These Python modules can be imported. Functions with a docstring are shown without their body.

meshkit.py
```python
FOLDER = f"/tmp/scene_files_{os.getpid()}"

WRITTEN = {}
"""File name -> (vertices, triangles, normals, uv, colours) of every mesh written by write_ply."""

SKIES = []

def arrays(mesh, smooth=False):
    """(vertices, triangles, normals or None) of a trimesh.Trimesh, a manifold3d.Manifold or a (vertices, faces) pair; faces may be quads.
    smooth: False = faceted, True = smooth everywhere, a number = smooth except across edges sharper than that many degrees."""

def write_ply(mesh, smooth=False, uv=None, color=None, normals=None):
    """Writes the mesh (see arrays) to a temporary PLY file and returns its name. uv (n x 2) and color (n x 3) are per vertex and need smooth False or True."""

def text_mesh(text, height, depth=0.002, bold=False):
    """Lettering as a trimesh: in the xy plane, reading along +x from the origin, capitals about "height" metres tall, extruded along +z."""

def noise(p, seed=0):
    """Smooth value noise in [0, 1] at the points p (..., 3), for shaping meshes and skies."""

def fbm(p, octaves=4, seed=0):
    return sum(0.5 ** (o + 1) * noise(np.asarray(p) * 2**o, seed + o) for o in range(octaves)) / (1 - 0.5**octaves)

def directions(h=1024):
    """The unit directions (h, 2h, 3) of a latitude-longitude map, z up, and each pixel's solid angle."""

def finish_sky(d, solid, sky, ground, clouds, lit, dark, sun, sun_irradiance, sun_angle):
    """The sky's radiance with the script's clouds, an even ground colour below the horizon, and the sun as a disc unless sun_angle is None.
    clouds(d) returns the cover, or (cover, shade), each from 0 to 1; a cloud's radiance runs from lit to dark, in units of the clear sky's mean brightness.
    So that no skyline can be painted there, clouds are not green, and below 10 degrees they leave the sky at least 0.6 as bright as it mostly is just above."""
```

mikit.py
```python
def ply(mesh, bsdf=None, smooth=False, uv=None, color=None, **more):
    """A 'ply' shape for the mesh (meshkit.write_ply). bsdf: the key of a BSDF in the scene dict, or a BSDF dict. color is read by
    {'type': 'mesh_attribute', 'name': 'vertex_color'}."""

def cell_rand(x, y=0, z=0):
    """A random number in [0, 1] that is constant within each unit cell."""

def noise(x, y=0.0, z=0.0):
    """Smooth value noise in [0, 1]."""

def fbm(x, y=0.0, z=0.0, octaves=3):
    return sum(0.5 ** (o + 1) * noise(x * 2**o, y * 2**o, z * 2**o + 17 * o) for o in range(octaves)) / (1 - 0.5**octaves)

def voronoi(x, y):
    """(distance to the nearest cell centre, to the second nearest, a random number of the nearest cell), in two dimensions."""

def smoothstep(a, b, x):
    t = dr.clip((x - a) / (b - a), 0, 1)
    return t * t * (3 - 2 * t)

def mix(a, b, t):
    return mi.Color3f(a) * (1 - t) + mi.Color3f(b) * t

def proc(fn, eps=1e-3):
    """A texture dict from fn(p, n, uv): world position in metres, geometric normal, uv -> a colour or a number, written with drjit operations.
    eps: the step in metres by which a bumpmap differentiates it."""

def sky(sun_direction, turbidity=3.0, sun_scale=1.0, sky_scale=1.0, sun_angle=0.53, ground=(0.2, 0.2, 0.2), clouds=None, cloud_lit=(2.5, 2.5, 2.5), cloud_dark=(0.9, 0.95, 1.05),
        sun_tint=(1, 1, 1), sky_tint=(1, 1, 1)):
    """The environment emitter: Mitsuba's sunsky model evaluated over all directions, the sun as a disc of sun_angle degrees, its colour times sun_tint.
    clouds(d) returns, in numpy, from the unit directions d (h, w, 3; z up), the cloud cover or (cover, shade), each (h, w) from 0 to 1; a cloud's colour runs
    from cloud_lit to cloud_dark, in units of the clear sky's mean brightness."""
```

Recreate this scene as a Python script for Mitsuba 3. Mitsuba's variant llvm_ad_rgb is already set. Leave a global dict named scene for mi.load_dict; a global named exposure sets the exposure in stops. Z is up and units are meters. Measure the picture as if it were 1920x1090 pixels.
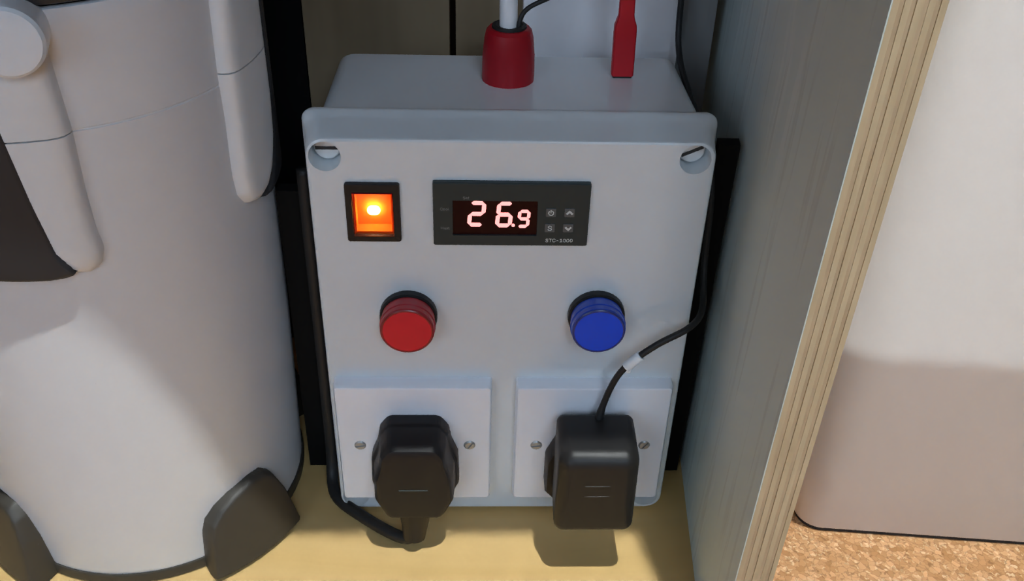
import math, random
import numpy as np, trimesh, mitsuba as mi, drjit as dr, mikit, meshkit
import manifold3d as m3
from manifold3d import Manifold
from shapely.geometry import Polygon, Point, LineString
from scipy.spatial import Delaunay
from scipy.interpolate import CubicSpline

T = mi.ScalarTransform4f
random.seed(4); RNG = np.random.default_rng(4)
scene, labels = {}, {}
MM = 0.001

# ------------------------------------------------------------------ camera
F_PX = 1826.444
CAM = np.array([-17.51, -410.08, 452.65]) * MM
PITCH, YAW, ROLL = np.radians([35.03454, 2.71758, 1.89815])
fw = np.array([math.sin(YAW) * math.cos(PITCH), math.cos(YAW) * math.cos(PITCH), -math.sin(PITCH)])
r0 = np.array([math.cos(YAW), -math.sin(YAW), 0.0]); u0 = np.cross(r0, fw)
up = -math.sin(ROLL) * r0 + math.cos(ROLL) * u0
scene['camera'] = {'type': 'perspective', 'fov_axis': 'x', 'fov': math.degrees(2 * math.atan(960 / F_PX)), 'near_clip': 0.01, 'far_clip': 50.0,
                   'to_world': T().look_at(origin=CAM.tolist(), target=(CAM + fw).tolist(), up=up.tolist())}
# ------------------------------------------------------------------ light: the room's ambience, a window behind on the left, a ceiling bulb, an added window on the right
exposure = 0.08
AMBIENT = (0.05, 0.055, 0.064)
LAMP_POS, LAMP_R, LAMP_L = (0.205, -0.40, 1.92), 0.02, (9100, 9600, 9600)
WIN_L = (1.85, 2.4, 3.1)
WIN2_L = (4.2, 5.6, 7.3)
scene['room_ambience'] = {'type': 'constant', 'radiance': {'type': 'rgb', 'value': list(AMBIENT)}}


# ------------------------------------------------------------------ helpers
def put(key, mesh, mat, smooth=30, kind=None, label=None, cat=None, group=None, **more):
    """One entry of the scene, from a mesh in millimetres; a taken key gets the next number."""
    k, i = key, 0
    while k in scene:
        i += 1; k = f'{key}_{i:03d}'
    if hasattr(mesh, 'to_mesh'):
        q = mesh.to_mesh(); mesh = (q.vert_properties[:, :3], q.tri_verts)
    if isinstance(mesh, (tuple, list)):
        v, f = np.asarray(mesh[0], float), np.asarray(mesh[1], int)
        if f.shape[1] == 4: f = np.vstack([f[:, [0, 1, 2]], f[:, [0, 2, 3]]])
        mesh = trimesh.Trimesh(v, f, process=True)
    m = mesh.copy(); m.apply_scale(MM)
    scene[k] = mikit.ply(m, mat, smooth, **more)
    d = {}
    if label: d['label'] = label
    if cat: d['category'] = cat
    if group: d['group'] = group
    if kind: d['kind'] = kind
    if d: labels[k] = d
    return k


def tag(key, label, cat, group=None):
    labels[key] = {'label': label, 'category': cat}
    if group: labels[key]['group'] = group


def mf(mesh):
    if hasattr(mesh, 'to_mesh'): return mesh
    if isinstance(mesh, (tuple, list)): mesh = trimesh.Trimesh(*mesh, process=True)
    mesh = mesh.copy(); mesh.merge_vertices()
    return Manifold(m3.Mesh(np.asarray(mesh.vertices, np.float32), np.asarray(mesh.faces, np.uint32)))


def face(mesh):
    """(u right, v up, w towards the viewer) -> world, in millimetres, on the plane of the box front."""
    m = mesh.copy(); v = np.asarray(m.vertices)
    m.vertices = np.stack([v[:, 0], -v[:, 2], v[:, 1]], -1)
    return m


def cat_(ms): return trimesh.util.concatenate(ms)


def box(x0, x1, y0, y1, z0, z1):
    return trimesh.creation.box(bounds=[[x0, y0, z0], [x1, y1, z1]])


def rrect(x0, x1, y0, y1, r, n=8):
    pts = []
    for cx, cy, a in ((x1 - r, y1 - r, 0), (x0 + r, y1 - r, 90), (x0 + r, y0 + r, 180), (x1 - r, y0 + r, 270)):
        for t in np.linspace(a, a + 90, n): pts.append((cx + r * math.cos(math.radians(t)), cy + r * math.sin(math.radians(t))))
    return np.array(pts)


def loft(rings):
    """Closed rings of the same length (outlines convex enough to fan) -> a closed mesh."""
    n = len(rings[0]); V = [np.asarray(r, float) for r in rings]
    F = []
    for i in range(len(rings) - 1):
        for j in range(n):
            a, b, c, d = i * n + j, i * n + (j + 1) % n, (i + 1) * n + (j + 1) % n, (i + 1) * n + j
            F += [(a, b, c), (a, c, d)]
    V = np.vstack(V + [V[0].mean(0)[None], V[-1].mean(0)[None]]); m = len(rings) * n
    for j in range(n):
        F.append((m, (j + 1) % n, j)); F.append((m + 1, (len(rings) - 1) * n + j, (len(rings) - 1) * n + (j + 1) % n))
    t = trimesh.Trimesh(V, F, process=True); t.fix_normals()
    return t


def loft_uv(layers):
    """layers: (w, outline in u, v) -> loft in face coordinates."""
    return face(loft([np.column_stack([o, np.full(len(o), w)]) for w, o in layers]))


def slab(outline, w0, w1, bevel=0.4, ease=None):
    """A plate on the box front with a bevelled outer edge."""
    p = Polygon(outline); c = np.array(p.centroid.coords[0]); o = np.asarray(outline)
    h = np.abs(o - c).max(0)
    def shrink(d): return c + (o - c) * (1 - d / h)
    return loft_uv([(w0, o), (w1 - bevel, o), (w1 - bevel * .3, shrink(bevel * .3)), (w1, shrink(bevel))])


def rbox(x0, x1, y0, y1, z0, z1, r, seg=20):
    s = Manifold.sphere(r, seg)
    return Manifold.batch_hull([s.translate((x, y, z)) for x in (x0 + r, x1 - r) for y in (y0 + r, y1 - r) for z in (z0 + r, z1 - r)])


def tube(points, r, sides=16, samples=60):
    p = np.asarray(points, float)
    t = np.r_[0, np.cumsum(np.linalg.norm(np.diff(p, axis=0), axis=1))]
    s = np.linspace(0, t[-1], samples)
    q = CubicSpline(t, p)(s)
    rr = np.interp(s, t, np.broadcast_to(r, (len(p),)))
    d = np.gradient(q, axis=0); d /= np.linalg.norm(d, axis=1)[:, None]
    a = np.cross(d[0], [0, 0, 1.0] if abs(d[0][2]) < .9 else [1.0, 0, 0]); rings = []
    for i in range(samples):
        a = a - d[i] * (a @ d[i]); a /= np.linalg.norm(a); b = np.cross(d[i], a)
        g = np.arange(sides) * 2 * math.pi / sides
        rings.append(q[i] + rr[i] * (np.cos(g)[:, None] * a + np.sin(g)[:, None] * b))
    return loft(rings)


def lathe_z(profile, cx, cy, n=96):
    m = trimesh.creation.revolve(np.asarray(profile, float), sections=n); m.apply_translation((cx, cy, 0))
    m.fix_normals(); return m


def lathe_face(profile, u, v, n=64):
    """profile of (radius, w): turned about the axis that sticks out of the box front."""
    m = trimesh.creation.revolve(np.asarray(profile, float), sections=n); m.apply_translation((u, v, 0))
    m.fix_normals(); return face(m)


def text(s, h, u, v, w, depth=0.12, bold=False, slant=0):
    m = meshkit.text_mesh(s, h, depth, bold)
    b = m.bounds; m.apply_translation((u - (b[0][0] + b[1][0]) / 2, v - (b[0][1] + b[1][1]) / 2, w))
    return face(m)


# ------------------------------------------------------------------ materials
def rgb(*c): return {'type': 'rgb', 'value': [float(x) for x in c]}


def mat(name, color, rough=0.5, spec=0.5, **more):
    c = color if isinstance(color, dict) else rgb(*color)
    scene[name] = {'type': 'twosided', 'bsdf': {'type': 'principled', 'base_color': c, 'roughness': rough, 'specular': spec, **more}}
    return name


mix, noise, fbm, smoothstep, voronoi, proc = mikit.mix, mikit.noise, mikit.fbm, mikit.smoothstep, mikit.voronoi, mikit.proc


def bumped(name, color, rough, bump, height, eps=3e-4, spec=.5, **more):
    scene[name] = {'type': 'twosided', 'bsdf': {'type': 'bumpmap', 'arbitrary': proc(bump, eps), 'scale': height,
                   'bsdf': {'type': 'principled', 'base_color': color if isinstance(color, dict) else rgb(*color), 'roughness': rough, 'specular': spec, **more}}}
    return name


def paint_fn(p, n, uv):
    g = fbm(p.x * 30, p.y * 130 + fbm(p.z * 14, p.y * 20) * 3, p.z * 7, 4)
    streak = smoothstep(.60, .78, g)
    base = mix((.45, .53, .51), (.50, .575, .555), fbm(p.y * 14, p.z * 9, 3.0, 3))
    dark = smoothstep(.66, .8, fbm(p.y * 180, p.z * 11, 8.0, 3))
    return mix(mix(base, (.62, .66, .63), streak * .35), (.33, .36, .34), dark * .3)


def paint_bump(p, n, uv): return fbm(p.x * 30, p.y * 260, p.z * 9, 3)


def pine_fn(p, n, uv):
    g = fbm(p.x * 5, p.y * 90 + fbm(p.x * 6, p.y * 12, 1.0, 2) * 4, p.z * 40, 4)
    base = mix((.54, .345, .125), (.61, .415, .18), g)
    return mix(base, (.46, .27, .09), smoothstep(.62, .8, fbm(p.x * 3, p.y * 45, 5.0, 3)) * .5)


def board_fn(p, n, uv):
    g = fbm(p.x * 90, p.y * 60, p.z * 6, 4)
    return mix((.20, .145, .085), (.29, .215, .13), g)


def ply_light_fn(p, n, uv):
    return mix((.39, .30, .18), (.54, .44, .29), fbm(p.x * 300, p.y * 300, p.z * 24, 4))


def ply_dark_fn(p, n, uv):
    return mix((.33, .24, .145), (.50, .385, .25), fbm(p.x * 420, p.y * 420, p.z * 60, 4))


def cork_fn(p, n, uv):
    wx, wy = p.x + .0016 * noise(p.x * 700, p.y * 700, 1.0), p.y + .0016 * noise(p.x * 700, p.y * 700, 9.0)
    d1, d2, c = voronoi(wx * 260, wy * 260)
    e1, e2, k = voronoi(wx * 620 + 5, wy * 620)
    col = mix((.41, .20, .078), (.64, .365, .18), c)
    col = mix(col, (.78, .56, .34), smoothstep(.8, 1, k) * .7)
    col = mix(col, (.22, .10, .04), smoothstep(.9, 1, mikit.cell_rand(c * 977, k * 31)) * .6)
    return mix((.30, .15, .06), col, smoothstep(0.0, .16, d2 - d1) * .6 + .4)


def cork_bump(p, n, uv):
    d1, d2, c = voronoi(p.x * 260, p.y * 260)
    return smoothstep(0.0, .35, d2 - d1) * (.4 + .6 * c) + .3 * noise(p.x * 1500, p.y * 1500, 0.0)


def plastic_bump(p, n, uv): return fbm(p.x * 2600, p.y * 2600, p.z * 2600, 2)


mat('m_box', (.65, .675, .685), .18, .6)
mat('m_plate', (.85, .85, .89), .30, .5)
mat('m_vessel', (.60, .605, .62), .42, .4)
mat('m_vessel_trim', (.66, .66, .66), .40, .4)
mat('m_disc', (.70, .72, .74), .25, .5)
mat('m_dark_plastic', (.020, .022, .026), .45, .35)
bumped('m_foot', (.038, .034, .027), .5, plastic_bump, 2e-5, spec=.45)
mat('m_black', (.008, .008, .009), .45, .3)
bumped('m_adapter', (.012, .0115, .011), .45, plastic_bump, 1e-5, spec=.3)
mat('m_rubber', (.012, .012, .012), .55, .4)
mat('m_bezel', (.020, .031, .033), .45, .3)
mat('m_screen', (.016, .001, .002), .25, .12)
mat('m_button', (.085, .09, .092), .5, .4)
mat('m_print', (.50, .52, .52), .6, .2)
mat('m_print_dim', (.16, .17, .17), .6, .2)
mat('m_red', (.50, .010, .018), .42, .35)
mat('m_gland', (.33, .006, .013), .40, .35)
mat('m_red_dark', (.30, .012, .02), .35, .5)
mat('m_red_face', (.56, .012, .026), .45, .3)
mat('m_blue_side', (.01, .045, .36), .22, .5)
mat('m_blue_face', (.006, .062, .64), .45, .3)
mat('m_blue_rib', (.006, .02, .16), .3, .5)
mat('m_red_rib', (.20, .008, .012), .3, .5)
mat('m_steel', (.34, .34, .34), .35, .6, metallic=.4)
mat('m_screw_head', (.66, .66, .65), .38, .5)
mat('m_slot', (.03, .03, .03), .6, .3)
mat('m_white_cable', (.78, .77, .78), .42, .4)
mat('m_tag', (.80, .82, .83), .4, .5)
mat('m_wall', proc(lambda p, n, uv: mix((.64, .59, .555), (.60, .585, .54), fbm(p.x * 9, p.z * 7, 2.0, 3))), .55, .3)
mat('m_black_board', (.006, .006, .006), .8, .1)  # near-black for the pieces that stand in for shade in the gaps
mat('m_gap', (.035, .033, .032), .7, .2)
mat('m_back_white', (.86, .84, .85), .5, .3)
mat('m_grey_board', (.24, .24, .235), .5, .3)
mat('m_wall_dark', (.05, .045, .04), .7, .2)
bumped('m_paint', proc(paint_fn), .55, paint_bump, 5e-5, spec=.3)
bumped('m_pine', proc(pine_fn), .5, lambda p, n, uv: fbm(p.x * 20, p.y * 300, 0.0, 3), 6e-5, spec=.3)
mat('m_board', proc(board_fn), .6, .25)
mat('m_ply_light', proc(ply_light_fn), .7, .2)
mat('m_ply_dark', proc(ply_dark_fn), .75, .2)
bumped('m_cork', proc(cork_fn), .8, cork_bump, 6e-4, spec=.15)
scene['m_lens'] = {'type': 'thindielectric', 'int_ior': 1.3, 'specular_transmittance': rgb(.9, .33, .05)}
mat('m_cavity', (.75, .27, .09), .7, .1)

# ------------------------------------------------------------------ lamps of the room and an added fill window
scene['ceiling_lamp__bulb'] = {'type': 'sphere', 'center': list(LAMP_POS), 'radius': LAMP_R, 'emitter': {'type': 'area', 'radiance': rgb(*LAMP_L)}, 'bsdf': {'type': 'ref', 'id': 'm_white_cable'}}
put('ceiling_lamp__cord', tube([(LAMP_POS[0] / MM, LAMP_POS[1] / MM, LAMP_POS[2] / MM + 28 + z) for z in (0, 100, 200, 350)], [20, 16, 4, 4]), 'm_white_cable', True)
tag('ceiling_lamp', 'small bare bulb hanging from the ceiling above the cabinet', 'lamp')


def window(key, x, y, z, w, h, L, label):
    c = np.array([x, y, z]); d = np.array([0, 0, .15]) - c; d /= np.linalg.norm(d)
    scene[key] = {'type': 'rectangle', 'to_world': T().look_at(origin=c.tolist(), target=(c + d).tolist(), up=[0, 0, 1]).scale([w / 2, h / 2, 1]),
                  'emitter': {'type': 'area', 'radiance': rgb(*L)}, 'bsdf': {'type': 'diffuse', 'reflectance': rgb(.2, .2, .2)}}
    labels[key] = {'kind': 'structure', 'label': label}


window('window_1', -1.35, -2.6, 1.2, 1.2, 1.3, WIN_L, 'tall daylight window behind the viewer on the left')
window('window_2', .5, -2.8, 2.15, 1.0, 1.2, WIN2_L, 'daylight window behind the viewer on the right')  # fill light added to brighten the box top and the white back panel

# ------------------------------------------------------------------ the setting
Z_CORK = -15.0
put('floor', box(-1600, 1800, -1800, 900, Z_CORK - 20, Z_CORK), 'm_cork', False, kind='structure', label='granular tan cork floor')
# a big white container right of the cabinet, its sides drawn in towards the foot to dim its lower half, its left corner rounded
WX0, WX1 = 186.0, 900.0
wall_y = lambda x: -3.0 - .098 * (x - 186)


def container_ring(z, out, r=16.0):
    cx, cy = WX0 + r, wall_y(WX0 + r) + r
    p = [(WX1 + out, wall_y(WX1) + 200 + out), (WX1 + out, wall_y(WX1) - out)]
    p += [(x, wall_y(x) - out) for x in np.linspace(WX1 - 100, WX0 + r, 8)]
    p += [(cx - (r + out) * math.sin(a), cy - (r + out) * math.cos(a)) for a in np.linspace(.1, math.pi / 2, 10)] + [(WX0 - out, wall_y(WX1) + 200 + out)]
    return np.array([(x, y, z) for x, y in p])


KINK = 143.0
put('white_container__body', loft([container_ring(Z_CORK + 3, -.6), container_ring(Z_CORK + 4, 0), container_ring(40, 9.5), container_ring(KINK - 5, 24), container_ring(KINK, 24.6), container_ring(KINK + 5, 24.2), container_ring(KINK + 60, 18), container_ring(480, -14), container_ring(490, -24)]), 'm_wall', 50)
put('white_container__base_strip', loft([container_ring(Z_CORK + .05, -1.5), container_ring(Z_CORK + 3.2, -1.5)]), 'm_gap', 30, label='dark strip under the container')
tag('white_container', 'large smooth white container standing on the cork floor right of the plywood panel', 'container')
put('wall_back', box(-1600, 1800, 420, 440, Z_CORK, 1200), 'm_wall_dark', False, kind='structure')

# ------------------------------------------------------------------ the wooden cabinet that holds everything
PF, PB, PZ = -118.0, 330.0, 470.0
SHELF_F = -111.0
px = lambda t, y, z: 114 + t + .085 * y + .0165 * z


def panel_piece(t0, t1, y0, y1, z0, z1, cuts=1):
    m = box(t0, t1, y0, y1, z0, z1)
    for _ in range(cuts): m = m.subdivide()
    v = np.array(m.vertices); v[:, 0] = px(v[:, 0], v[:, 1], v[:, 2]); m.vertices = v
    return m


base = Polygon([(-420, PF), (px(0, PF, 0), PF), (px(0, PB, 0), PB), (-420, PB)])
b = trimesh.creation.extrude_polygon(base, 15); b.apply_translation((0, 0, Z_CORK))
put('wooden_cabinet__base_board', b, 'm_pine', False, label='pale yellowish pine base board')
put('wooden_cabinet__side_panel', panel_piece(0, .5, PF, PB, Z_CORK, PZ, 3), 'm_paint', False, label='grey painted inner face of the plywood side panel')
plies = [2.2, 1.7, 2.1, 1.6, 2.3, 1.6, 2.1, 1.7, 2.2]; t = .5
for i, th in enumerate(plies):
    off = (0, .5, .1, .6, 0, .4, .15, .5, 0)[i]
    put('wooden_cabinet__side_panel__ply', panel_piece(t, t + th, PF + off, PB, Z_CORK, PZ, 0), 'm_ply_dark' if i % 2 else 'm_ply_light', False)
    t += th
put('wooden_cabinet__top_board', box(-440, px(t, PF, PZ), SHELF_F, PB, PZ, PZ + 18), 'm_board', False)
put('wooden_cabinet__left_panel', box(-440, -420, PF, PB, Z_CORK, PZ), 'm_board', False)
for x0, x1, y in ((-121, -33.5, 165), (-29.5, 20, 163)):
    put('wooden_cabinet__back_board', box(x0, x1, y, y + 18, 0, PZ), 'm_board', False, label='dark brown upright back board behind the grey box')
put('wooden_cabinet__back_board', box(103, 124, 150, 162, 0, PZ), 'm_grey_board', False, label='grey strip of back board beside the white panel')
put('wooden_cabinet__back_board', box(-121.5, -103, 39, 47, 0, 200), 'm_black_board', False, label='black strip of board low between the canister and the grey box')  # added piece, stands in for the shade left of the box
put('wooden_cabinet__back_board', panel_piece(-14.5, -3.2, 34, 42, 0, 232, 0), 'm_black_board', False, label='black strip of board between the grey box and the side panel')  # added piece, stands in for the shade right of the box
put('wooden_cabinet__back_board', box(-230, -123, 172, 184, 0, PZ), 'm_black_board', False, label='black back board between the canister and the grey box')  # added black sheet in place of deep shade beside the brown boards
tag('wooden_cabinet', 'open wooden cabinet with grey painted plywood side panel and pale pine base', 'cabinet')
put('wooden_cabinet__back_panel', box(10, 101.5, 140, 152, 0, PZ), 'm_back_white', False, label='plain white upright panel behind the box')

# ------------------------------------------------------------------ the grey control box
CB = 'control_box'
LT = 249.9
def sec(y, hw, z0, z1, r, cx=0): 
    o = rrect(cx - hw, cx + hw, z0, z1, r); return np.column_stack([o[:, 0], np.full(len(o), y), o[:, 1]])
lid = loft([sec(0, 95.3, 4.4, LT - 1.4, 8), sec(.4, 96.2, 3.5, LT - .5, 8.6), sec(1.3, 96.8, 3, LT, 9), sec(17, 98.6, 1.2, 251.6, 8), sec(20.5, 99.8, .8, 252.6, 6.5), sec(23.2, 100.9, .6, 253.4, 6),
            sec(25, 101.3, .4, 253.6, 6), sec(27, 101, .5, 253.2, 6), sec(28.6, 99.8, .9, 252, 6), sec(29.5, 98.5, 1.4, 250, 6)])
holes = [(-87.7, 240.5), (86.9, 240.9), (-87.7, 12.6), (86.9, 12.6)]
lm = mf(lid)
for u, v in holes:
    lm -= Manifold.cylinder(16, 7.6, 7.6, 40).rotate((90, 0, 0)).translate((u, 15, v))
put(CB + '__lid', lm, 'm_box', 25)
bd = loft([sec(28, 97.6, .4, 248.5, 9, .6), sec(32, 97.4, .3, 246.6, 8, .8), sec(36, 97.2, .2, 245.6, 8, 1), sec(118, 96.2, .2, 244, 8, 1.2), sec(121.5, 95.2, .8, 243, 8, 1.2), sec(122.6, 93.5, 2, 241.6, 7, 1.2)])
put(CB + '__body', bd, 'm_box', 35)
for (u, v), ang in zip(holes, (0, 25, 10, -20)):
    k = put(CB + '__lid_screw', lathe_face([(0, -14.5), (6.3, -14.5), (6.3, -10.2), (5.6, -9.3), (0, -9.1)], u, v, 32), 'm_screw_head', 30, label='pale slotted lid screw in its corner hole')
    s = box(-5.6, 5.6, -.8, .8, -9.4, -8.9); s.apply_transform(trimesh.transformations.rotation_matrix(math.radians(ang), (0, 0, 1))); s.apply_translation((u, v, 0))
    put(k + '__slot', face(s), 'm_slot', False)

# rocker switch: black frame, a hollow amber rocker with a neon bulb in it
RS = CB + '__rocker_switch'
U0, U1, V0, V1 = -79.6, -53.4, 195.2, 227.4
fr = mf(slab(rrect(U0, U1, V0, V1, 1.2), -.2, 2.4, .6)) - mf(slab(rrect(U0 + 3.2, U1 - 3.2, V0 + 3.2, V1 - 4.6, .5), -5, 9, .01))
# the frame is 2.4 thick; the well behind it is cut into the lid too
lm = lm - mf(slab(rrect(U0 + 3.2, U1 - 3.2, V0 + 3.2, V1 - 4.6, .5), -10, 9, .01))
del scene[CB + '__lid']; put(CB + '__lid', lm, 'm_box', 25)
put(RS, fr, 'm_black', 25, label='black framed rocker switch glowing amber')
u0, u1, v0, v1 = U0 + 3.5, U1 - 3.5, V0 + 3.5, V1 - 4.9
vm = v1 - 5.0
shell = mf(slab(rrect(u0, u1, v0, v1, .4), -8.5, -.5, .01)) - mf(slab(rrect(u0 + .9, u1 - .9, v0 + .9, v1 - .9, .4), -7.6, 1, .01))
put(RS + '__reflector', shell, 'm_cavity', False, label='lit amber inside of the rocker')
prof = [(v0, 1.2), (vm - 1.2, .4), (vm, .5), (v1, 3.0)]   # the pressed rocker: long lower face, raised upper edge
for i in range(1, 2): pass
L_ = np.array([(u0, v, w_) for v, w_ in prof] + [(u1, v, w_) for v, w_ in prof]); n = len(prof)
lf = [(i, n + i, n + i + 1) for i in range(n - 1)] + [(i, n + i + 1, i + 1) for i in range(n - 1)]
put(RS + '__rocker', face(trimesh.Trimesh(L_, lf, process=False)), 'm_lens', False, label='clear amber rocker face')
side = [face(trimesh.Trimesh([(u, v, w_) for v, w_ in prof] + [(u, v1, -.5), (u, v0, -.5)], [(5, 0, 1), (5, 1, 4), (1, 2, 4), (2, 3, 4)], process=False)) for u in (u0, u1)]
put(RS + '__rocker_end', cat_(side + [face(trimesh.Trimesh([(u0, v1, -.5), (u1, v1, -.5), (u1, v1, 3), (u0, v1, 3)], [(0, 1, 2), (0, 2, 3)], process=False))]), 'm_red_dark', False)
bulb_m = trimesh.creation.capsule(1.8, 2.4, [12, 16]); bulb_m.apply_transform(trimesh.transformations.rotation_matrix(math.pi / 2, (0, 1, 0)))
bulb_m.apply_translation((-66.9, 209.0, -5.0))
put(RS + '__neon_bulb', face(bulb_m), 'm_cavity', True, emitter={'type': 'area', 'radiance': rgb(34, 34, 34)})

# temperature controller
TC = CB + '__temperature_controller'
bz = mf(slab(rrect(-37.6, 38.2, 193.9, 228.9, .9), -.2, 3.0, .7)) - mf(slab(rrect(-28.2, 13.0, 199.8, 219.3, .4), 1.9, 9, .01))
put(TC, bz, 'm_bezel', 20, label='dark grey temperature controller reading 26.9')
put(TC + '__screen', slab(rrect(-28.1, 12.9, 199.9, 219.2, .4), 1.6, 1.95, .02), 'm_screen', 20, label='black red-tinted display window')


def seg_digit(u, v, wd, h, th, which, slant=.085):
    g = .32; m = h / 2; out = []
    def H(y): return [(th * .5 + g, y), (th + g, y + th / 2), (wd - th - g, y + th / 2), (wd - th * .5 - g, y), (wd - th - g, y - th / 2), (th + g, y - th / 2)]
    def V(x, a, b): return [(x, a + g), (x + th / 2, a + th * .5 + g), (x + th / 2, b - th * .5 - g), (x, b - g), (x - th / 2, b - th * .5 - g), (x - th / 2, a + th * .5 + g)]
    S = dict(a=H(h - th / 2), g=H(m), d=H(th / 2), f=V(th / 2, m, h - th / 2), b=V(wd - th / 2, m, h - th / 2), e=V(th / 2, th / 2, m), c=V(wd - th / 2, th / 2, m))
    for s in which:
        q = trimesh.creation.extrude_polygon(Polygon([(u + x + slant * y, v + y) for x, y in S[s]]).buffer(.12), .55)
        q.apply_translation((0, 0, 1.9)); out.append(q)
    return face(cat_(out))


LED = {'type': 'area', 'radiance': rgb(2.6, .60, .56)}
for args in ((-21.2, 204.6, 8.2, 14.0, 1.8, 'abged'), (-7.6, 204.3, 8.0, 14.1, 1.8, 'afgedc'), (3.0, 204.1, 5.9, 9.9, 1.4, 'abcdfg')):
    put(TC + '__digit', seg_digit(*args), 'm_red_face', False, emitter=LED)
dot = trimesh.creation.cylinder(.85, .5, 20); dot.apply_translation((1.35, 205.3, 2.15))
put(TC + '__decimal_point', face(dot), 'm_red_face', 30, emitter=LED)
icons = []
for i, (u, v) in enumerate(((19.5, 213.2), (28.5, 213.2), (19.3, 204.5), (28.3, 204.5))):
    put(TC + '__button', slab(rrect(u - 2.5, u + 2.5, v - 2.4, v + 2.4, .5), 2.8, 3.4, .3), 'm_button', 20)
    if i == 0:
        ring = Point(u, v - .1).buffer(1.45).difference(Point(u, v - .1).buffer(.95)).difference(Polygon([(u - .5, v), (u + .5, v), (u + .5, v + 2), (u - .5, v + 2)]))
        for p_ in (ring, Polygon([(u - .2, v - .1), (u + .2, v - .1), (u + .2, v + 1.5), (u - .2, v + 1.5)])):
            q = trimesh.creation.extrude_polygon(p_, .1); q.apply_translation((0, 0, 3.38)); icons.append(face(q))
    elif i == 2: icons.append(text('S', 2.7, u, v, 3.38, .1, True))
    else:
        s = 1 if i == 1 else -1
        q = trimesh.creation.extrude_polygon(LineString([(u - 1.5, v - .7 * s), (u, v + .8 * s), (u + 1.5, v - .7 * s)]).buffer(.5, join_style=2, cap_style=2), .1)
        q.apply_translation((0, 0, 3.38)); icons.append(face(q))
put(TC + '__button_symbols', cat_(icons), 'm_print', False, label='pale button symbols: power, up arrow, S, down arrow')
put(TC + '__lettering', text('STC-1000', 1.9, 24.2, 197.3, 2.98, .08, True), 'm_print', False, label='pale lettering under the buttons')
put(TC + '__indicator_lettering', cat_([text('Set', 1.45, -21.6, 220.9, 2.98, .08), text('Cool', 1.45, -32.0, 214.6, 2.98, .08), text('Heat', 1.45, -31.8, 203.9, 2.98, .08)]), 'm_print_dim', False, label='small faint indicator lettering')

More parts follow.
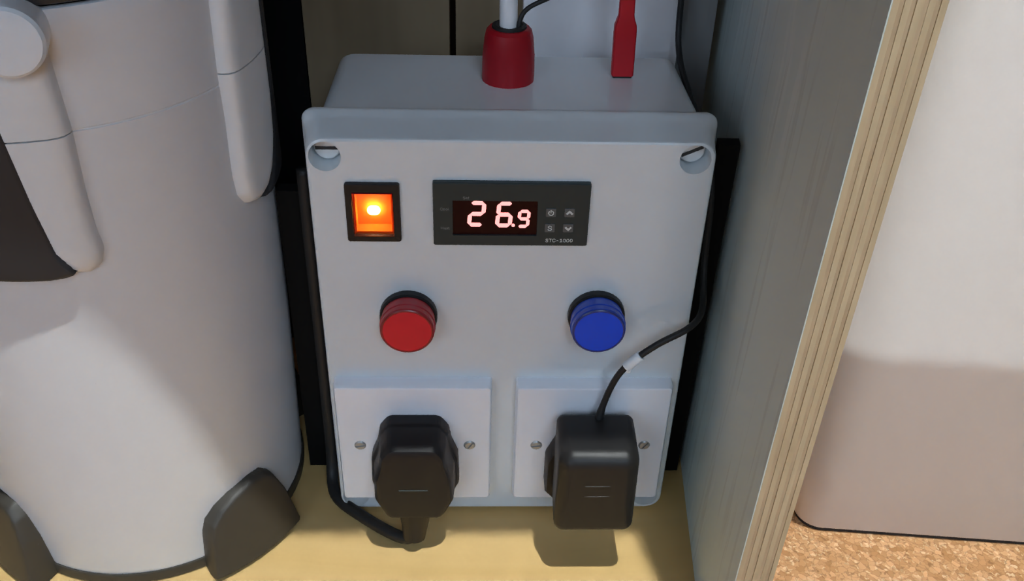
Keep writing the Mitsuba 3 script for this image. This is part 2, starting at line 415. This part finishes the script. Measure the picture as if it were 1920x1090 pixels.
# pilot lamps
for nm, u, v, cs, cf, cr in (('red', -51.5, 149.6, 'm_red_dark', 'm_red_face', 'm_red_rib'), ('blue', 46.4, 150.2, 'm_blue_side', 'm_blue_face', 'm_blue_rib')):
    k = put(CB + '__indicator_lamp', lathe_face([(0, -.1), (14.9, -.1), (15.0, 1.2), (14.9, 3.6), (14.3, 4.4), (0, 4.4)], u, v), 'm_black', 30, label=f'{nm} round indicator lamp with black collar')
    put(k + '__lens', lathe_face([(0, 4.3), (13.7, 4.3), (13.9, 9.5), (14.35, 9.9), (14.35, 10.9), (13.9, 11.4), (13.9, 14.4), (13.4, 15.2), (12.9, 15.3), (0, 15.2)], u, v), cs, 25, label=f'{nm} ribbed lens')
    put(k + '__lens_rim', lathe_face([(12.5, 14.9), (13.6, 14.9), (13.6, 15.3), (13.1, 15.7), (12.5, 15.7)] + [(12.5, 14.9)], u, v), cr, 25)
    put(k + '__lens_face', lathe_face([(0, 15.0), (12.6, 15.0), (12.6, 15.5), (9, 15.75), (4, 15.9), (0, 15.95)], u, v), cf, 40)

# socket plates
def bevel_plate(u0, u1, v0, v1):
    return loft_uv([(-.1, rrect(u0, u1, v0, v1, 1.5)), (6.2, rrect(u0, u1, v0, v1, 1.5)), (8.4, rrect(u0 + .8, u1 - .8, v0 + .8, v1 - .8, 1.8)), (9, rrect(u0 + 1.8, u1 - 1.8, v0 + 1.8, v1 - 1.8, 2))])
PL = ((-93.5, -50.5), (5.8, 48.8))
for u, cxu in PL:
    k = put(CB + '__socket_plate', bevel_plate(u, u + 86, 20.2, 106.6), 'm_plate', 25, label='white square socket plate')
    for du, ang in ((12.4, 10), (73.9, 55)):
        q = lathe_face([(0, 8.6), (3.3, 8.6), (3.3, 9.1), (2.5, 9.75), (0, 9.9)], u + du, 64.0, 28)
        s = box(-2.9, 2.9, -.6, .6, 9.05, 10.2); s.apply_transform(trimesh.transformations.rotation_matrix(math.radians(ang), (0, 0, 1))); s.apply_translation((u + du, 64, 0))
        put(k + '__screw', mf(q) - mf(face(s)), 'm_steel', 25, label='slotted steel screw')
put(CB + '__gland', lathe_z([(0, 243.6), (13.9, 243.6), (14.1, 247), (13.9, 258), (12.9, 268), (12.1, 271.8), (10.6, 273.4), (8.6, 273.6), (7.4, 272.8), (7.4, 266), (0, 266)], 0, 84.8, 24), 'm_gland', 30, label='red faceted cable gland on top of the box')
put(CB + '__gland__seal', lathe_z([(0, 265), (7.6, 265), (9.3, 273.2), (9.0, 274.6), (7.2, 275), (5.2, 274.2), (0, 274)], 0, 84.8, 32), 'm_rubber', 30, label='black rubber seal')
tag(CB, 'light grey plastic control box with lit switch, digital display, two lamps and two sockets', 'control box')

# ------------------------------------------------------------------ cables and plugs
put('white_cable', tube([(-.4, 84.5, 270), (-.6, 85.5, 285), (-1.2, 90, 310), (-3, 96, 345), (-6, 104, 380), (-8, 112, 405)], 4.7, 20), 'm_white_cable', True,
    label='white round cable rising from the red gland', cat='cable')
put('sensor_cable', tube([(4.9, 82.4, 271), (5.2, 82.6, 277), (7.5, 83.5, 282), (14, 84, 286.5), (22, 88, 289), (34, 96, 297), (50, 108, 318), (60, 120, 350)], 1.25, 12), 'm_rubber', True,
    label='thin black cable curving out of the red gland to the right', cat='cable')
c0 = [(-5.6, 0), (5.6, 0), (5.9, 26), (5.5, 29), (3.9, 33), (3.5, 46)]
def conn_ring(w_, t_, z, x=62.3, y=90.5):
    o = rrect(x - w_, x + w_, y - t_, y + t_, min(w_, t_) * .45, 4); return np.column_stack([o, np.full(len(o), z)])
cn = loft([conn_ring(5.7, 2.8, 245.6), conn_ring(6.0, 3, 246.2), conn_ring(6.0, 3, 270, 61.8), conn_ring(5.8, 3, 273.5, 61.7), conn_ring(4.6, 2.6, 277.2, 61.6), conn_ring(4.1, 2.4, 279, 61.6),
           conn_ring(3.9, 2.2, 300, 61.6, 93), conn_ring(3.7, 2.1, 330, 61.8, 97), conn_ring(3.6, 2.1, 372, 62.5, 106)])
put('red_connector__body', cn, 'm_red', 30)
put('red_connector__socket', loft([conn_ring(5.2, 2.4, 243.4), conn_ring(5.2, 2.4, 246.2)]), 'm_rubber', 30, label='dark foot of the connector')
tag('red_connector', 'flat red plug connector standing upright on top of the grey box', 'connector')

def scale_outline(p, su, sv, c): return (np.asarray(p) - c) * (su, sv) + c
def smooth_outline(pts, r, n=72):
    q = Polygon(pts).buffer(-r).buffer(2 * r, 12).buffer(-r, 12).exterior
    L = q.length; return np.array([q.interpolate(L * i / n).coords[0] for i in range(n)])
PC = -50.2
o_base = smooth_outline([(PC + a, b_) for a, b_ in ((-14, 87), (14, 87), (19, 80), (20.5, 71), (24.2, 61), (24.8, 42), (18, 26), (-18, 26), (-24.8, 42), (-24.2, 61), (-20.5, 71), (-19, 80))], 5, 96)
o_top = smooth_outline([(PC + a, b_) for a, b_ in ((-13.5, 85.8), (13.5, 85.8), (18.2, 79), (19.5, 70), (22.5, 60), (22.8, 43), (16.5, 29), (-16.5, 29), (-22.8, 43), (-22.5, 60), (-19.5, 70), (-18.2, 79))], 5, 96)
cpl = np.array([PC, 55.0])
PP = 'power_plug'
put(PP + '__body', loft_uv([(9.1, o_base), (15.5, o_base), (17, scale_outline(o_base, .975, .975, cpl)), (18, o_top), (30, scale_outline(o_top, .96, .97, cpl)), (33.5, scale_outline(o_top, .88, .9, cpl)), (35, scale_outline(o_top, .76, .8, cpl))]), 'm_black', 28)
put(PP + '__emboss', slab(rrect(PC - 8, PC + 8, 54.2, 55.2, .3), 34.8, 35.4, .2), 'm_bezel', 20)
put(PP + '__strain_relief', tube([(PC, -24, 46), (PC - .2, -24.5, 30), (PC - .8, -25.5, 17), (PC - 1.4, -26.5, 8.4)], [10.5, 9.4, 7.6, 6.6], 24), 'm_black', 30)
put(PP + '__cable', tube([(PC - 1.2, -26.4, 10), (PC - 4.5, -26, 6), (-64.5, -21.3, 4.2), (-77, -12.6, 3.8), (-90, -2.4, 3.8), (-101, 9, 3.8), (-104.6, 20, 5), (-105.2, 27, 14), (-105.2, 31, 40), (-105.4, 34, 90), (-105.4, 34.5, 150), (-105.4, 36, 215)], 3.6, 16, 90), 'm_rubber', True, label='black mains cable curling back round the box')
tag(PP, 'black three-pin mains plug in the left socket, its cable bent down', 'plug')

PA = 'power_adapter'
sph = lambda x, y, z, r: Manifold.sphere(r, 28).translate((x, y, z))
ad = Manifold.batch_hull([sph(x, -42.2, 85.8, 8.5) for x in (35.5, 61.7)] + [sph(x, -44.8, 42.5, 5.5) for x in (32.2, 64.8)] + [sph(x, -18, z, 4) for x in (31.8, 65.8) for z in (40.5, 90)] + [sph(x, -45.6, 66, 5.5) for x in (34, 62.5)])
put(PA + '__body', ad, 'm_adapter', 40)
ob = smooth_outline([(48 + a, b_) for a, b_ in ((-15, 82), (15, 82), (20, 70), (23.5, 60), (23.5, 36), (17, 27), (-17, 27), (-24.5, 36), (-24.5, 60), (-20, 70))], 4)
put(PA + '__plug_base', loft_uv([(9.1, ob), (17, ob), (19.5, scale_outline(ob, .95, .95, np.array([48, 55.0])))]), 'm_black', 28)
put(PA + '__emboss', cat_([slab(rrect(41.5, 55.0, v, v + .6, .28), 50.4, 51.3, .25) for v in (74.2, 66.6)]), 'm_adapter', 20)
cord = [(50.4, -19, 91), (50.9, -18.5, 95.5), (52.4, -17.3, 102), (55.2, -16.4, 112), (60.3, -16, 124.3), (71.5, -16, 137.2), (80.6, -15.5, 144.3), (91.5, -13, 149.4), (100.5, -4, 152), (104.3, 10, 157), (105, 20, 170), (104.6, 24, 198), (103.8, 34, 220), (102.2, 62, 230), (100.8, 100, 236), (99.0, 126, 249), (98.5, 132, 275), (98.8, 133, 310), (100, 134, 460)]
put(PA + '__cable', tube(cord, [2.6, 2.3] + [1.75] * (len(cord) - 2), 14, 140), 'm_rubber', True, label='thin black cable running up and round the right of the box')
put(PA + '__cable_tag', tube([(62.6, -16, 127.2), (66.0, -16, 131.2), (69.6, -16, 135.1)], 2.75, 18, 8), 'm_tag', 30, label='white sleeve on the cable')
put(PA + '__cable_tag_clip', rbox(62.2, 65.6, -16.8, -14.4, 123.2, 126.4, .7, 12), 'm_tag', 30)
tag(PA, 'black boxy power adapter in the right socket with thin cable rising from it', 'power adapter')

# ------------------------------------------------------------------ the white canister on the left
VX, VY = -214.0, 35.0
CN = 'white_canister'


def wrap(v):
    """(azimuth in degrees from the front, z, r) -> world millimetres."""
    a = np.radians(v[:, 0]); return np.column_stack([VX + v[:, 2] * np.sin(a), VY - v[:, 2] * np.cos(a), v[:, 1]])


def pad(outline, r_in, r_out, bevel, step=2.2, K=95.0, flare=None, rin_fn=None):
    """A pad with a rounded edge on the cylinder: outline in (azimuth, z)."""
    k = math.radians(1) * K
    P = Polygon([(a * k, z) for a, z in outline]); L = P.exterior.length; nb = int(L / step)
    bd = np.array([P.exterior.interpolate(L * i / nb).coords[0] for i in range(nb)])
    rings = [bd]
    for d in (bevel * .08, bevel * .3, bevel * .6, bevel):
        q = P.buffer(-d)
        for g in getattr(q, 'geoms', [q]):
            if g.is_empty: continue
            l = g.exterior.length; n_ = max(8, int(l / step)); rings.append(np.array([g.exterior.interpolate(l * i / n_).coords[0] for i in range(n_)]))
    x0, z0, x1, z1 = P.bounds
    gx, gz = np.meshgrid(np.arange(x0, x1, step * 1.6), np.arange(z0, z1, step * 1.6))
    inn = P.buffer(-bevel - step * .7)
    g = np.array([q for q in np.column_stack([gx.ravel(), gz.ravel()]) if inn.contains(Point(q))]).reshape(-1, 2)
    pts = np.vstack(rings + [g]); tri = Delaunay(pts).simplices
    cen = pts[tri].mean(1); Pb = P.buffer(.01); tri = tri[[Pb.contains(Point(c)) for c in cen]]
    cr = np.cross(pts[tri[:, 1]] - pts[tri[:, 0]], pts[tri[:, 2]] - pts[tri[:, 0]]); tri[cr < 0] = tri[cr < 0][:, ::-1]
    tri = tri[np.abs(cr) > 1e-6]
    dist = np.array([P.exterior.distance(Point(q)) for q in pts]); dist[:nb] = 0
    h = np.sqrt(np.maximum(0, 1 - (1 - np.minimum(dist / bevel, 1)) ** 2))
    ro = r_in + (r_out - r_in) * (.25 + .75 * h)
    if flare is not None: ro = ro + flare(pts[:, 1]) * (.25 + .75 * h)
    top = wrap(np.column_stack([pts[:, 0] / k, pts[:, 1], ro])); bot = wrap(np.column_stack([pts[:, 0] / k, pts[:, 1], np.full(len(pts), r_in)]))
    n_ = len(pts); i = np.arange(nb); j = (i + 1) % nb
    Fs = np.vstack([tri, tri[:, ::-1] + n_, np.column_stack([i, i + n_, j]), np.column_stack([j, i + n_, j + n_])])
    m = trimesh.Trimesh(np.vstack([top, bot]), Fs, process=False); m.fix_normals(); return m


def mirror(o): return [(90 - a, z) for a, z in o][::-1]
H_TOP = 327
put(CN + '__body', lathe_z([(0, 3), (84, 3), (86.5, 5), (87.4, 9), (88.6, 50), (90.6, 120), (91.2, 200), (91.2, 275.6), (90.8, 276), (90.8, 276.5), (91.2, 276.9), (91, 319), (89.8, 325), (86, H_TOP), (0, H_TOP)], VX, VY, 144), 'm_vessel', 35)
put(CN + '__base_ring', lathe_z([(0, 0.05), (87.5, 0.05), (88.4, 1), (88.6, 6), (88, 7.4), (84, 7.4), (0, 7)], VX, VY, 144), 'm_foot', 30, label='dark base ring')
put(CN + '__lid', lathe_z([(0, H_TOP - 1), (88.5, H_TOP - 1), (91.5, H_TOP + .5), (92.5, H_TOP + 3), (92.5, H_TOP + 14), (90, H_TOP + 18), (0, H_TOP + 20)], VX, VY, 144), 'm_dark_plastic', 30, label='black lid')
strap_l = [(3, 308), (21.8, 312), (22.8, 277.0), (22.4, 250), (22.6, 232), (23.4, 221), (22.0, 214), (18.5, 210.5), (14.0, 212), (9.0, 222), (5, 245), (3, 277)]
panel_l = [(-62, 326), (7.2, 326), (7.6, 300), (8.6, 283), (10.8, 251), (13.0, 224), (15.6, 215.4), (16.4, 213), (14, 210.6), (9, 209.8), (-2, 210), (-40, 212), (-58, 217), (-62, 232)]
strap_r = [(67.5, 324), (66.0, 282), (66.2, 258), (65.6, 232), (66.5, 220), (69.5, 213.5), (74, 211.5), (79.5, 213.5), (85, 221), (90, 236), (92.0, 256), (92, 324)]
panel_r = [(152, 326), (92.5, 326), (92.5, 256), (90.5, 236), (85.5, 220), (79.5, 212), (77, 209.6), (82, 208.4), (92, 209), (130, 212), (148, 217), (152, 232)]
for st, pn, ro, bv, zs in ((strap_l, panel_l, 98.4, 9.5, 276.5), (strap_r, panel_r, 96.6, 7.5, 281.5)):
    whole = mf(pad(st, 89, 97.8, bv))
    put(CN + '__strap', whole.trim_by_plane((0, 0, -1), -(zs - .35)), 'm_vessel_trim', 50, label='rounded white upright strap')
    put(CN + '__strap_top', whole.trim_by_plane((0, 0, 1), zs + .35), 'm_vessel_trim', 50)
    put(CN + '__side_panel', pad(pn, 89.5, ro, 3.2, 3.0), 'm_dark_plastic', 40, label='black curved side panel')
for az in (15.0,):
    d = trimesh.creation.revolve(np.array([(0, 86), (13.6, 86), (13.8, 102), (13.4, 104.6), (12.2, 105.8), (10.4, 106.2), (0, 106.4)]), sections=48); d.fix_normals()
    v = np.asarray(d.vertices).copy(); a = math.radians(az)
    R_ = np.array([[math.cos(a), math.sin(a), 0], [0, 0, 1], [math.sin(a), -math.cos(a), 0]])   # rows: u, v, axis
    d.vertices = v @ R_ + np.array([VX, VY, 319]); d.fix_normals()
    put(CN + '__button', d, 'm_disc', 30, label='round pale button at the top of the strap')
foot_o = [(30.5, .2), (31.8, 28), (33.5, 37), (37.5, 44), (43, 48.5), (52, 51.5), (57.5, 50.5), (61.5, 44), (64.5, 30), (67.0, .2)]
for da in (0, -91.5, 91.5, 180):
    put(CN + '__foot', pad([(a + da, z) for a, z in foot_o], 85, 93.5, 3.2, 2.2, flare=lambda z: 10.5 * np.clip(1 - z / 52, 0, 1) ** .85), 'm_foot', 40, label='dark corner foot')
tag(CN, 'round white canister with black side panels and dark feet, left of the grey box', 'canister')
